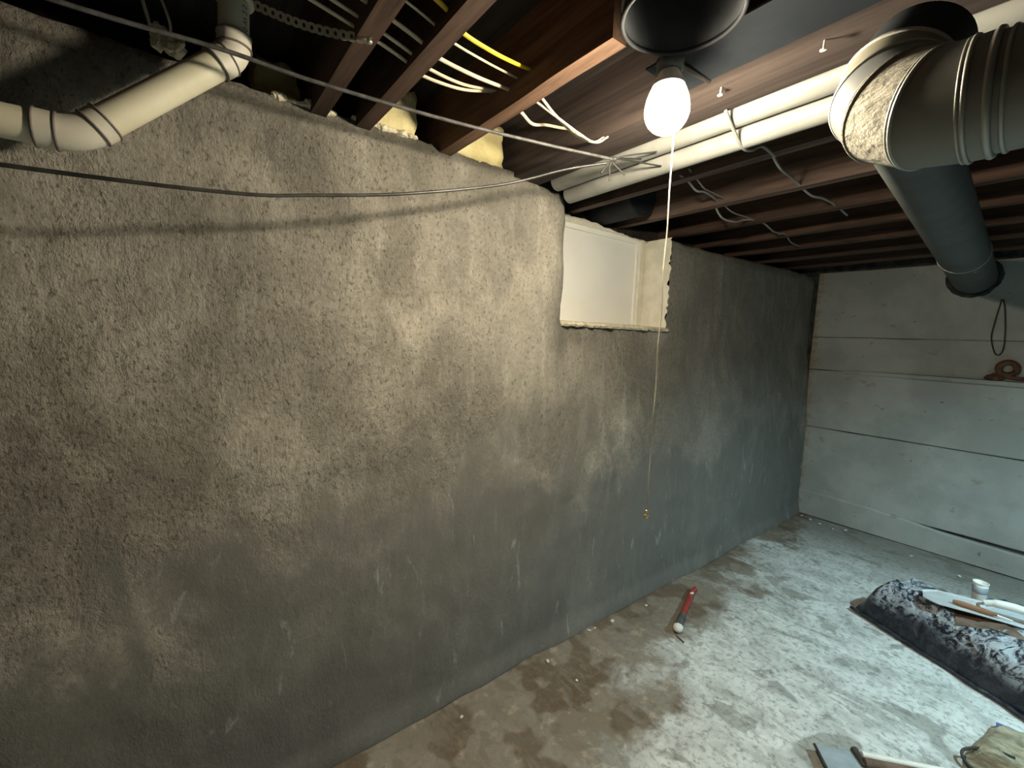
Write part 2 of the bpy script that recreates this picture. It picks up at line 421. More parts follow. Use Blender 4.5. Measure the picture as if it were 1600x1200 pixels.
joist(.745, .790, .675, 1.70, 'joist_orange'); joist(.745, .790, -2.6, .43, 'joist_orange')
joist(1.075, 1.207, mat='beam')
x = 1.575
while x < 4.3: joist(x, x+.045, mat='joist_new' if x < 2 else 'joist'); x += .41
bm = bmesh.new()
box(bm, (.792, -2.55, 2.150), (1.073, .43, 2.154)); box(bm, (.918, .430, 2.150), (1.073, .72, 2.154))
mesh('sheet_metal_panel', bm, M['panning'], ceil)
bm = bmesh.new(); box(bm, (-2.3, 1.70, 2.08), (4.5, 1.745, JT))
mesh('rim_board', bm, M['sub'], ceil)

# ------------------------------------------------------------------ boarded window
win = bpy.data.objects.new('window_1', None); link(win); tag(win, 'small boarded basement window set deep in the plastered wall', kind='structure')
BY = 1.655
bm = bmesh.new(); box(bm, (1.34, BY, 1.575), (2.175, BY+.018, 2.066)); mesh('board_panel', bm, M['board'], win)
bm = bmesh.new(); box(bm, (2.150, BY-.018, 1.572), (2.192, BY+.02, 2.075)); bevel(bm, .004); mesh('side_jamb', bm, M['cream'], win)
bm = bmesh.new(); box(bm, (2.128, BY-.008, 1.572), (2.150, BY+.018, 2.07)); bevel(bm, .003); mesh('stop_bead', bm, M['board'], win)
bm = bmesh.new(); box(bm, (1.34, BY-.014, 2.052), (2.19, BY+.02, 2.08)); bevel(bm, .004); mesh('head_trim', bm, M['board'], win)
# crumbly plaster above the board
bm = bmesh.new(); rows = []
for i in range(61):
    x = 1.38 + .82*i/60
    t = 2.112 - .035*sm(1.6, 2.2, x) + .012*nz(x*18, 3, 3)
    rows.append([bm.verts.new((x, BY-.03+.006*nz(x*20, 1, 0), 2.076+.004*nz(x*30, 0, 0))), bm.verts.new((x, BY-.036+.008*nz(x*20, 5, 0), t-.01)), bm.verts.new((x, BY, t)), bm.verts.new((x, BY+.05, t)), bm.verts.new((x, BY+.02, 2.075))])
for p, q in zip(rows, rows[1:]):
    for k in range(5): bm.faces.new((p[k], p[(k+1) % 5], q[(k+1) % 5], q[k]))
mesh('head_plaster', bm, M['cream'], win, True)
# far reveal: cream plaster with ragged edge towards the grey cement
bm = bmesh.new(); rows = []
for j in range(41):
    z = 1.560 + .515*j/40
    e = .020*nz(z*26, 8, 1) + .010*nz(z*70, 3, 1)
    row = []
    for k in range(13):
        t = k/12; y = (BY+.01)*(1-t) + (1.462+e)*t
        row.append(bm.verts.new((2.196 - .006*t + .005*nz(y*16, z*16, 2) + .003*nz(y*50, z*50, 5), y, z)))
    rows.append(row)
for p, q in zip(rows, rows[1:]):
    for k in range(12): bm.faces.new((p[k], p[k+1], q[k+1], q[k]))
mesh('reveal_plaster', bm, M['cream'], win, True)
# sill: flaky cream strip
bm = bmesh.new(); rows = []
for i in range(70):
    x = 1.365 + .84*i/69
    f = 1.455 + .022*nz(x*15, 2, 8) + .010*nz(x*50, 2, 3); z = 1.570 + .005*nz(x*30, 6, 2)
    rows.append([bm.verts.new((x, f+.006, z-.016)), bm.verts.new((x, f-.004, z-.006+.004*nz(x*60, 1, 1))), bm.verts.new((x, f+.012, z+.006)), bm.verts.new((x, 1.56, z+.012+.004*nz(x*22, 1, 4))), bm.verts.new((x, BY+.01, z+.018))])
for p, q in zip(rows, rows[1:]):
    for k in range(4): bm.faces.new((p[k], p[k+1], q[k+1], q[k]))
mesh('sill', bm, M['sill'], win)

# ------------------------------------------------------------------ hanging bulb
def bulb_lamp(c, light, label, shade=False, arm=None, cord_end=None):
    c = V(c); root = empty('hanging_bulb', label, 'light bulb', None); root.location = (0, 0, 0)
    bm = bmesh.new()
    R = .050; prof = []
    for i in range(13):
        a = -PI/2 + (PI*.5 - .10)*i/12; prof.append((R*math.cos(a), R*math.sin(a)*1.08))
    lathe(bm, prof, c, seg=40); mesh('glass_globe', bm, mat_emit('bulb_glow', *light), root, True)
    bm = bmesh.new(); lathe(bm, [(R*.995, -.0056), (R*1.004, .004), (.047, .022), (.041, .038), (.036, .048)], c, seg=36); mesh('diffuser_top', bm, mat_emit('diffuser_glow', light[0], 4.0), root, True)
    bm = bmesh.new(); lathe(bm, [(.037, .048), (.030, .066), (.020, .082)], c, seg=36); mesh('bulb_collar', bm, M['ceramic'], root, True)
    bm = bmesh.new(); lathe(bm, [(.020, .080), (.029, .083), (.031, .105), (.022, .113)], c, seg=28); mesh('lampholder', bm, M['darkgrip'], root, True)
    if shade:  # unseen reflector, added to keep the cool beam on the floor
        bm = bmesh.new(); seg = 40; pr = None
        for r_, z_ in ((.034, .07), (.060, .06), (.10, .000), (.122, -.070), (.125, -.070), (.103, .002), (.062, .064), (.034, .074)):
            q_ = [bm.verts.new(c + V((r_*math.cos(2*PI*k/seg), r_*math.sin(2*PI*k/seg), z_))) for k in range(seg)]
            if pr:
                for k in range(seg): bm.faces.new((pr[k], pr[(k+1) % seg], q_[(k+1) % seg], q_[k]))
            pr = q_
        mesh('added_reflector', bm, M['galv'], root, True)
    if arm:
        bm = bmesh.new(); tube(bm, [c + V((0, 0, .108)), V(arm)], .006, 10); mesh('bracket', bm, M['black'], root)
    if cord_end is not None:
        e = V(cord_end); s = V((e.x, e.y, c.z + .095))
        bm = bmesh.new(); tube(bm, [c + V((0, 0, .095)), s], .003, 8); mesh('pull_arm', bm, M['brass'], root)
        bm = bmesh.new(); n = 30
        tube(bm, [s.lerp(e, i/n) + V((.0012*math.sin(i*1.3), .001*math.cos(i), 0)) for i in range(n+1)], .0016, 6); mesh('pull_cord', bm, M['cord'], root)
        for dz, r in ((0, .0045), (-.012, .0062)):
            bm = bmesh.new(); bmesh.ops.create_uvsphere(bm, u_segments=12, v_segments=8, radius=r)
            bmesh.ops.translate(bm, verts=bm.verts, vec=e + V((0, 0, dz))); mesh('cord_bead', bm, M['brass'], root, True)
    return root
bulb_lamp((.910, .646, 2.030), WARM_BULB, 'glowing white bulb with a long pull cord under the joists', arm=(1.078, .646, 2.15), cord_end=(.926, .634, 1.068))
bulb_lamp((2.75, -.62, 1.78), COOL_BULB, 'cool white work lamp in an added metal reflector hung near the black bag', shade=True, arm=(2.75, -.62, 2.14))

# ------------------------------------------------------------------ dark round ducts in the joist bays
d = empty('round_duct_boot', 'dark open round duct end rising through the cut joist beside the bulb', 'duct')
dc = V((.796, .546, 0)); bm = bmesh.new(); rr = .112; seg = 48
prev = None
for (r, z) in ((rr-.004, JT-.005), (rr-.004, 2.125), (rr, 2.125), (rr, JT)):
    q = [bm.verts.new((dc.x + r*math.cos(2*PI*k/seg), dc.y + r*math.sin(2*PI*k/seg), z)) for k in range(seg)]
    if prev:
        for k in range(seg): bm.faces.new((prev[k], prev[(k+1) % seg], q[(k+1) % seg], q[k]))
    prev = q
mesh('pipe_wall', bm, M['duct_dark'], d, True)
bm = bmesh.new(); ring(bm, (dc.x, dc.y, 2.127), (0, 0, 1), rr, .005, 48); mesh('rolled_rim', bm, M['duct_dark'], d, True)
bm = bmesh.new(); ring(bm, (dc.x, dc.y, 2.155), (0, 0, 1), rr, .004, 48); mesh('bead', bm, M['galv'], d, True)
d = empty('vent_duct', 'dark round vent duct end above the boarded window', 'duct')
bm = bmesh.new(); tube(bm, [(1.82, 1.40, 2.215), (1.82, 1.69, 2.215)], .105, 40); mesh('pipe_wall', bm, M['duct_dark'], d, True)
bm = bmesh.new(); ring(bm, (1.82, 1.40, 2.215), (0, 1, 0), .105, .006, 40); mesh('rolled_rim', bm, M['duct_dark'], d, True)

# ------------------------------------------------------------------ galvanised elbow and flue to the far wall
DX, DZ, DR = .930, 1.862, .082
BR = .118; CY = .140                                     # bend radius, start of the bend
ROLL = math.radians(50); WD = V((math.cos(ROLL), 0, math.sin(ROLL)))   # the elbow turns up and away from the room
duct = empty('sheet_metal_duct', 'galvanised round duct with a dusty elbow hanging below the joists', 'duct')
bm = bmesh.new(); tube(bm, [(DX, -2.58, DZ+.01), (DX, CY-.02, DZ)], DR-.004, 48); mesh('straight_duct', bm, M['galv'], duct, True)
bm = bmesh.new(); ring(bm, (DX, CY-.022, DZ), (0, 1, 0), DR-.002, .005, 48); ring(bm, (DX, CY-.036, DZ), (0, 1, 0), DR-.004, .003, 48); mesh('collar_ring', bm, M['chrome'], duct, True)
angs = [0, 24, 50, 74, 98]
def apt(a):
    a = math.radians(a); return V((DX, CY + BR*math.sin(a), DZ)) + WD*(BR*(1-math.cos(a))), V((0, math.cos(a), 0)) + WD*math.sin(a)
def miter(a0, a1, mat, r):
    # a gore: straight section cut by two mitre planes
    bm = bmesh.new(); seg = 56; p0, t0 = apt(a0); p1, t1 = apt(a1); ax = (p1-p0).normalized()
    up = V((0, 1, 0)).cross(WD).normalized(); side = up.cross(ax).normalized(); mid = (p0+p1)/2; R0 = []; R1 = []
    for k in range(seg):
        o = mid + (side*math.cos(2*PI*k/seg) + up*math.sin(2*PI*k/seg))*r
        s0 = (p0-o).dot(t0)/ax.dot(t0); s1 = (p1-o).dot(t1)/ax.dot(t1)
        R0.append(bm.verts.new(o + ax*s0)); R1.append(bm.verts.new(o + ax*s1))
    for k in range(seg): bm.faces.new((R0[k], R0[(k+1) % seg], R1[(k+1) % seg], R1[k]))
    return mesh('elbow_gore', bm, M[mat], duct, True)
bm = bmesh.new(); tube(bm, [(DX, CY-.02, DZ), (DX, CY+.0, DZ)], DR, 48, cap=False); mesh('elbow_collar', bm, M['galv'], duct, True)
for (a, b), mt in zip(zip(angs, angs[1:]), ('galv', 'mastic', 'galv_dark', 'galv_warm')): miter(a, b, mt, DR)
for a in angs:
    p, t = apt(a); bm = bmesh.new(); ring(bm, p, t, DR+.0005, .0032, 56)
    ring(bm, p + t*.006, t, DR, .0022, 56); mesh('seam_bead', bm, M['chrome' if a != 50 else 'mastic'], duct, True)
e1, t1 = apt(98)
bm = bmesh.new(); tube(bm, [e1, e1 + t1*.085], DR-.003, 48); mesh('outlet_stub', bm, M['duct_dark'], duct, True)

flue = empty('flue_pipe', 'grey round flue pipe running from the elbow into the far wall', 'pipe')
A = V((1.22, .262, 1.912)); B = V((4.44, .540, 2.020)); n = 20
bm = bmesh.new(); tube(bm, [A.lerp(B, -.075)] + [A.lerp(B, i/n) for i in range(n+1)], [.060] + [.064 + .050*i/n for i in range(n+1)], 48); mesh('pipe_wall', bm, M['flue'], flue, True)
ax = (B-A).normalized()
p = A.lerp(B, .56); bm = bmesh.new(); ring(bm, p, ax, .0925, .0035, 48); mesh('seam_ring', bm, M['chrome'], flue, True)
bm = bmesh.new(); lump(bm, p + V((-.02, -.05, -.085)) + ax*.08, (.006, .006, .008), 3, 2); mesh('screw_head', bm, M['chrome'], flue)
bm = bmesh.new(); ring(bm, (FX, B.y, B.z), (1, 0, 0), .125, .016, 48)
for v in bm.verts: v.co += V((0, .008*nz(v.co.y*20, v.co.z*20, 1), .008*nz(v.co.y*20, v.co.z*20, 7)))
mesh('wall_collar', bm, M['soot'], flue, True)

# ------------------------------------------------------------------ pair of white pipes along the joist
for x, z, lab in ((1.262, 2.150, 'white plastic pipe snug against the thick beam'), (1.334, 2.116, 'white plastic pipe with a cable strapped over it, away from the thick beam')):
    o = empty('white_pipe', lab, 'pipe', 'white pipes under the beam')
    bm = bmesh.new(); tube(bm, [(x, -2.58, z), (x, 1.40, z-.012)], .036, 24); mesh('pipe_wall', bm, M['white'], o, True)
    bm = bmesh.new(); tube(bm, [(x, -.62, z), (x, -.54, z)], .0375, 24); mesh('coupling', bm, M['white'], o, True)

# ------------------------------------------------------------------ PVC drain
pv = empty('drain_pipe', 'cream plastic drain pipe with two bends against the top of the plastered wall', 'pipe')
PY = 1.300; r = .0320
a0, a1, a2, a3 = V((.127, PY, 2.328)), V((.124, PY, 2.140)), V((-.155, PY, 1.876)), V((-1.6, PY, 1.862))
def part_tube(name, pts, rad, mat='pvc', seg=32): 
    bm = bmesh.new(); tube(bm, pts, rad, seg); return mesh(name, bm, M[mat], pv, True)
vp = part_tube('pipe_length', [a0, a1 + V((0, 0, .02))], r)
part_tube('pipe_length', [a1.lerp(a2, .06), a1.lerp(a2, .94)], r)
part_tube('pipe_length', [a2 + V((-.05, 0, 0)), a3], r)
def bend(p, q, s, l0, l1, rad):
    d0 = (p-q).normalized(); d1 = (s-q).normalized(); pts = []
    for i in range(13):
        t = i/12; A_ = q + d0*l0; B_ = q + d1*l1; pts.append(A_*(1-t)**2 + q*2*t*(1-t) + B_*t*t)
    part_tube('elbow', pts, rad, 'pvc_fit'); 
    part_tube('hub', [q + d0*(l0-.008), q + d0*(l0+.016)], rad+.0018, 'pvc_fit'); part_tube('hub', [q + d1*(l1-.008), q + d1*(l1+.020)], rad+.0018, 'pvc_fit')
    for dd, l in ((d0, l0-.009), (d0, l0+.0175), (d1, l1-.009), (d1, l1+.0215)):
        bm = bmesh.new(); ring(bm, q + dd*l, dd, rad+.0012, .0026, 32); mesh('glue_line', bm, M['cement'], pv, True)
bend(a0, a1, a2, .024, .030, r+.002); bend(a1, a2, a3, .042, .040, r+.002)
# faint print running up the pipe
txt = bpy.data.curves.new('t', 'FONT'); txt.body = '0 W 2 S 1 0'; txt.size = .017; txt.extrude = .0002
to = bpy.data.objects.new('t', txt); COL.objects.link(to); bpy.context.view_layer.update()
me = bpy.data.meshes.new_from_object(to.evaluated_get(bpy.context.evaluated_depsgraph_get())); bpy.data.objects.remove(to)
me.name = 'printed_text'; me.materials.clear(); me.materials.append(M['ink'])
for v in me.vertices:
    s, h = v.co.y, v.co.x; th = math.radians(-62) + s/r     # wrap the print round the pipe
    v.co = V((.1255 + (r+.0006+v.co.z)*math.cos(th), PY + (r+.0006+v.co.z)*math.sin(th), 2.188 + h))
link(bpy.data.objects.new('printed_text', me), vp)
bm = bmesh.new(); ring(bm, (.127, PY, 2.262), (0, 0, 1), r+.003, .0085, 32); mesh('pipe_clamp', bm, M['strap'], pv, True)

# perforated strap from the pipe clamp to the joist
st = empty('hanger_strap', 'perforated metal hanger strap running from the drain pipe to a joist', 'strap')
P0, P1 = V((.158, 1.225, 2.225)), V((.352, 1.008, 2.126))
n = 15; bm = bmesh.new(); L = (P1-P0)
tdir = L.normalized(); pm = (P0+P1)/2; wdir = tdir.cross((V((0, 0, 1.5))-pm).normalized() + (V((.9, .65, 2.0))-pm).normalized()*.8).normalized()
for i in range(n):
    c = P0.lerp(P1, (i+.5)/n) + V((0, 0, -.012*math.sin(PI*(i+.5)/n))); hl = L.length/n/2*1.01; hw = .0095; hr = .0042
    out = []; inn = []
    for k in range(16):
        a = 2*PI*k/16; cx, sx = math.cos(a), math.sin(a); sc = 1/max(abs(cx), abs(sx))
        pinch = 1 - .22*abs(cx*sc)**3
        out.append(bm.verts.new(c + tdir*(hl*cx*sc) + wdir*(hw*sx*sc*pinch))); inn.append(bm.verts.new(c + tdir*hr*cx + wdir*hr*sx))
    for k in range(16): bm.faces.new((out[k], out[(k+1) % 16], inn[(k+1) % 16], inn[k]))
nf = list(bm.faces); ret = bmesh.ops.solidify(bm, geom=nf, thickness=.0015)
mesh('strap_band', bm, M['strap'], st)
bm = bmesh.new(); lump(bm, P1 + V((-.004, .004, -.004)), (.006, .006, .004), 5, 2, .1); mesh('nail_head', bm, M['chrome'], st)

# ------------------------------------------------------------------ cables
def cable(name, pts, rad, mat, label, cat='cable', group=None, n=8, flat=1.0):
    bm = bmesh.new(); tube(bm, spline(pts, n), rad, 10, flat=flat)
    return tag(mesh(name, bm, M[mat], smooth=True), label, cat, group)
TIE = V((1.112, .972, 2.066))
cable('black_cable', [(-1.6, 1.17, 1.70), (-.9, 1.17, 1.735), (-.26, 1.17, 1.762), (.098, 1.172, 1.790), (.267, 1.175, 1.822), (.511, 1.167, 1.877), (.82, 1.160, 1.970), (1.0, 1.07, 2.035), TIE + V((0, .01, -.006))], .0042, 'black', 'slack black cable sagging across the front of the plastered wall')
cable('black_cable', [(-1.6, 1.18, 2.06), (-.6, 1.16, 2.052), (-.157, 1.155, 2.054), (.080, 1.150, 2.068), (.272, 1.135, 2.063), (.585, 1.095, 2.064), (.875, 1.04, 2.068), TIE], .0045, 'greycable', 'taut grey cable stretched just below the joists in front of the drain pipe')
tie = empty('wire_tie', 'dark wire tie knotted where two cables meet the white pipes', 'wire')
for ends in ([(1.075, .99, 2.02), TIE, (1.225, .955, 2.092)], [(1.10, .975, 2.00), TIE, (1.23, .90, 2.10)], [(1.15, .955, 2.022), TIE, (1.30, .93, 2.082)]):
    bm = bmesh.new(); tube(bm, spline(ends, 6), .0026, 8); mesh('wire_strand', bm, M['wire'], tie, True)
bm = bmesh.new(); lump(bm, TIE, (.010, .010, .009), 2, 2, .3); mesh('knot', bm, M['wire'], tie)
# household cables through the joists by the wall
cable('yellow_cable', [(.20, .80, 2.16), (.37, .845, 2.163), (.46, .865, 2.155), (.50, .878, 2.139), (.60, .905, 2.150), (.70, .94, 2.176), (.745, .952, 2.188)], .0062, 'yellow', 'yellow flat cable passing through the joists', flat=.6)
for i, (a, mid, b, rad, lab) in enumerate((
  ((.50, .925, 2.143), (.62, .965, 2.163), (.745, 1.006, 2.189), .0034, 'thin white cable beside the yellow cable between joists'),
  ((.50, .986, 2.137), (.62, 1.012, 2.150), (.745, 1.043, 2.175), .0058, 'thick white cable in the middle of the bunch between joists'),
  ((.50, 1.042, 2.139), (.62, 1.08, 2.160), (.745, 1.106, 2.197), .0050, 'white cable twisted over its neighbour nearest the plastered wall'),
  ((.50, 1.071, 2.134), (.62, 1.088, 2.151), (.745, 1.122, 2.201), .0050, 'white cable twisted under its neighbour nearest the plastered wall'))):
    a, b = V(a), V(b)
    cable('white_cable', [a + V((-.30, -.05, .03)), a + V((-.13, -.02, .022)), a + V((-.04, -.005, .012)), a, mid, b], rad, 'cable', lab, 'cable', 'white cables in the joist bays', flat=.7)
for pts, rad, lab in (
  ([(.792, .955, 2.134), (.86, .975, 2.120), (.95, .985, 2.098), (1.03, .975, 2.095), (1.08, .975, 2.125)], .0042, 'white cable crossing over another between cut joist and thick beam'),
  ([(.792, .982, 2.138), (.86, .975, 2.118), (.95, .960, 2.088), (1.03, .985, 2.100), (1.08, .99, 2.130)], .0042, 'white cable crossing under another between cut joist and thick beam'),
  ([(.792, 1.047, 2.134), (.85, 1.065, 2.125), (.92, 1.085, 2.150), (1.0, 1.10, 2.170), (1.08, 1.13, 2.20)], .0055, 'white cable drooping alone between cut joist and thick beam')):
    cable('white_cable', pts, rad, 'cable', lab, 'cable', 'white cables in the joist bays', flat=.75)
cable('white_cable', [(1.19, .66, 2.122), (1.25, .668, 2.098), (1.335, .678, 2.073), (1.40, .684, 2.085), (1.48, .69, 2.12), (1.60, .705, 2.128), (1.62, .714, 2.13), (1.72, .73, 2.122), (1.87, .752, 2.134), (1.985, .765, 2.137), (2.04, .774, 2.137), (2.13, .77, 2.127), (2.235, .763, 2.137), (2.4, .77, 2.145), (2.6, .78, 2.14)], .0046, 'white', 'white cable strapped over the white pipes and looping past several joists', 'cable', None)
cable('white_cable', [(1.55, 1.02, 2.135), (1.62, 1.033, 2.138), (1.71, 1.045, 2.120), (1.80, 1.056, 2.135), (1.98, 1.10, 2.145), (2.035, 1.136, 2.137), (2.12, 1.145, 2.105), (2.25, 1.148, 2.112), (2.33, 1.141, 2.135), (2.42, 1.12, 2.145), (2.49, 1.109, 2.136), (2.62, 1.115, 2.120), (2.76, 1.12, 2.134), (2.88, 1.15, 2.14), (2.99, 1.171, 2.130), (3.14, 1.19, 2.134), (3.25, 1.2, 2.145)], .0042, 'white', 'white cable sagging between joists above the window end of the wall')
cable('white_cable', [(1.55, .985, 2.15), (1.62, 1.0, 2.141), (1.72, 1.02, 2.128), (1.80, 1.045, 2.14), (1.98, 1.07, 2.15), (2.04, 1.10, 2.143), (2.15, 1.11, 2.13), (2.30, 1.12, 2.14), (2.5, 1.13, 2.15)], .0028, 'white', 'thin white cable hugging a thicker one between joists above the window')
cable('thin_wire', [(.655, .44, 2.20), (.645, .52, 2.16), (.635, .60, 2.15), (.60, .70, 2.17), (.55, .74, 2.18)], .0016, 'wire', 'thin dark wire dangling from the subfloor near the cut joist', 'wire')

# nails in the thick beam
for (x, y, lab) in ((1.086, .40, 'bent pale nail in the thick beam next to the duct elbow'), (1.09, .62, 'bent pale nail in the thick beam next to the glowing bulb')):
    o = empty('bent_nail', lab, 'nail', 'nails in the beam')
    bm = bmesh.new(); tube(bm, [(x, y, JB+.01), (x-.004, y, JB-.018)], .002, 8); mesh('shank', bm, M['strap'], o)
    bm = bmesh.new(); lathe(bm, [(.006, -.0015), (.006, .0015)], (x-.004, y, JB-.019), (.2, 0, -1), 14); mesh('head', bm, M['cap'], o)

# ------------------------------------------------------------------ spray foam along the wall head
def foam_block(lo, hi, seed, label):
    bm = bmesh.new(); bmesh.ops.create_cube(bm, size=1); bmesh.ops.subdivide_edges(bm, edges=list(bm.edges), cuts=9, use_grid_fill=True)
    for v in bm.verts:
        q = v.co; p = V([lo[i] + (hi[i]-lo[i])*(q[i]+.5) for i in range(3)]); k = .016
        v.co = p + V((k*nz(p.x*14, p.y*14, p.z*14+seed), k*nz(p.x*14+5, p.y*14, p.z*14+seed), k*nz(p.x*14, p.y*14+9, p.z*14+seed)))
    return tag(mesh('spray_foam', bm, M['foam'], smooth=True), label, 'foam', 'foam plugs between joists')
foam_block((.505, 1.47, 2.13), (.66, 1.64, 2.31), 1, 'yellow foam plug between two close joists on the wall head')
foam_block((.800, 1.46, 2.12), (1.03, 1.64, 2.29), 4, 'broad yellow foam plug between cut joist and thick beam on the wall head')
foam_block((.20, 1.58, 2.13), (.32, 1.68, 2.30), 7, 'dark-set foam plug beside the first joist on the wall head')
bm = bmesh.new()
for i in range(46):
    x = .235 + .42*i/45; s = .008 + .010*random.random()
    if .40 < x < .455: continue
    lump(bm, (x, wall_y(x, wall_top(x))-.004+.012*random.random(), wall_top(x)+.003), (s*1.2, s, s*.8), i, 1, .5)
tag(mesh('foam_crust', bm, M['foam_pale']), 'pale crumbly foam crust along the top of the plastered wall', 'foam', kind='stuff')
h = empty('crusted_strap', 'cement-crusted metal strap dangling behind the drain pipe', 'strap')
bm = bmesh.new(); tube(bm, spline([(-.052, 1.40, 2.32), (-.046, 1.40, 2.25), (-.032, 1.395, 2.185)], 6), .011, 8, flat=.35); mesh('strap_band', bm, M['strap'], h)
bm = bmesh.new(); tube(bm, spline([(-.022, 1.39, 2.255), (-.010, 1.39, 2.25), (.004, 1.38, 2.20), (.004, 1.385, 2.17)], 6), .006, 8, flat=.5); mesh('strap_end', bm, M['strap'], h)
bm = bmesh.new(); lump(bm, (-.018, 1.39, 2.165), (.018, .015, .03), 3, 3, .5); lump(bm, (.008, 1.385, 2.152), (.022, .016, .022), 8, 3, .5); mesh('cement_lump', bm, M['foam_pale'], h)

# ------------------------------------------------------------------ things on the far wall ledge
lw = cable('wire_loop', [(FX-.02, .392, 1.86), (FX-.02, .408, 1.70), (FX-.02, .412, 1.60), (FX-.02, .385, 1.50), (FX-.02, .362, 1.492), (FX-.02, .350, 1.54), (FX-.02, .355, 1.66), (FX-.02, .372, 1.80), (FX-.02, .385, 1.86)], .0035, 'wire', 'thin dark wire loop hanging on the whitewashed boards', 'wire')
c = empty('rusty_pulley', 'rusty brown pulley hook lying on the ledge of the whitewashed boards', 'hardware')
bm = bmesh.new(); ring(bm, (FX-.035, .315, 1.400), (1, .2, 0), .042, .018, 28, 10); mesh('wheel', bm, M['rust'], c, True)
bm = bmesh.new(); lump(bm, (FX-.03, .37, 1.335), (.025, .045, .022), 2, 3, .4); mesh('hook_block', bm, M['rust'], c)
bm = bmesh.new(); tube(bm, spline([(FX-.03, .41, 1.325), (FX-.04, .36, 1.36), (FX-.045, .30, 1.345), (FX-.04, .24, 1.34), (FX-.035, .19, 1.35)], 6), .011, 10); mesh('hook', bm, M['rust'], c, True)

# ------------------------------------------------------------------ floor: red bar
t = empty('red_pry_bar', 'red painted bar with a dark sleeve and white round end lying on the floor', 'tool')
p, q = V((1.965, 1.122, .018)), V((2.415, 1.285, .016)); dr = (q-p).normalized()
bm = bmesh.new(); tube(bm, [p.lerp(q, .34), p.lerp(q, .6), p.lerp(q, .84)], .0165, 16); mesh('bar', bm, M['red'], t, True)
bm = bmesh.new(); tube(bm, [p.lerp(q, .08), p.lerp(q, .12), p.lerp(q, .345)], [.019, .0205, .0185], 16); mesh('sleeve', bm, M['darkgrip'], t, True)
bm = bmesh.new(); lump(bm, p + V((.03, .005, .008)), (.026, .024, .022), 4, 3, .12); mesh('white_end', bm, M['cap'], t, True)
bm = bmesh.new(); tube(bm, spline([p.lerp(q, .82), p.lerp(q, .90), p.lerp(q, .96) + V((.002, -.006, .006)), p.lerp(q, 1.0) + V((.0, -.016, .010))], 5), [.0165]*5 + [.014]*5 + [.013]*5 + [.012], 14); mesh('hooked_tip', bm, M['red'], t, True)
bm = bmesh.new(); lump(bm, p.lerp(q, .83) + V((0, -.004, .015)), (.016, .009, .004), 6, 2, .3); mesh('paint_fleck', bm, M['cap'], t)
bm = bmesh.new(); tube(bm, [p + V((-.01, -.01, -.010)), p + V((-.02, -.06, -.012))], .004, 8); mesh('spike', bm, M['rust'], t)

# ------------------------------------------------------------------ black cement bag with tools
ax = V((-.425, -.905, 0)).normalized(); pe = V((.905, -.425, 0)).normalized(); S = V((3.03, .665, 0))
BL, BW, BH = 1.02, .46, .225
def bagpt(u, v):   # u along the bag, v across from the near edge
    endr = min(sm(-.02, .085, u), sm(1.02, .82, u))
    prof = max(0., 1 - abs(2*v-1)**3.0)**.55
    hgt = BH*prof*(.12+.88*endr)*(1 - .10*math.sin(u*7)) + .022*nz(u*7, v*7, 1)*prof*endr + .012*nz(u*19, v*16, 5)*prof*endr
    wv = (v-.5)*BW*(.86+.14*endr); bow = .02*nz(u*4, 3, v)
    return S + ax*(u*BL) + pe*(BW/2 + wv + bow) + V((0, 0, max(.004, hgt)))
bm = bmesh.new(); nu, nv = 70, 44
g = [[bm.verts.new(bagpt(i/nu, j/nv)) for j in range(nv+1)] for i in range(nu+1)]
for i in range(nu):
    for j in range(nv): bm.faces.new((g[i][j], g[i+1][j], g[i+1][j+1], g[i][j+1]))
bag = empty('cement_bag', 'dusty black plastic cement bag lying torn open on the floor', 'bag')
mesh('bag_skin', bm, M['bag'], bag, True)
def patch(name, uvs, lift, mat, nn=10):
    bm = bmesh.new(); a, b, c_ = uvs; rows = []
    for i in range(nn+1):
        rows.append([])
        for j in range(nn+1-i):
            u = a[0] + (b[0]-a[0])*i/nn + (c_[0]-a[0])*j/nn; v = a[1] + (b[1]-a[1])*i/nn + (c_[1]-a[1])*j/nn
            rows[-1].append(bm.verts.new(bagpt(u, v) + V((0, 0, lift))))
    for i in range(nn):
        for j in range(nn-i):
            bm.faces.new((rows[i][j], rows[i+1][j], rows[i][j+1]))
            if j < nn-i-1: bm.faces.new((rows[i+1][j], rows[i+1][j+1], rows[i][j+1]))
    return mesh(name, bm, M[mat], bag, True)
patch('torn_opening', ((.30, .52), (.42, .17), (.66, .40)), .004, 'kraft')
patch('torn_opening', ((.16, .62), (.30, .40), (.34, .60)), .004, 'kraft')
patch('torn_flap', ((.24, .30), (.40, .10), (.37, .28)), .012, 'bag'); patch('torn_flap', ((.42, .15), (.58, .05), (.62, .33)), .010, 'bag')
# folded hem along the foot of the bag
bm = bmesh.new(); tube(bm, [S + ax*(BL*(i/24)) + pe*(-.005 + .012*nz(i*.6, 2, 2)) + V((0, 0, .012)) for i in range(25)], [.012 + .004*nz(i*.8, 1, 1) for i in range(25)], 8, flat=.6); mesh('hem', bm, M['bag'], bag, True)

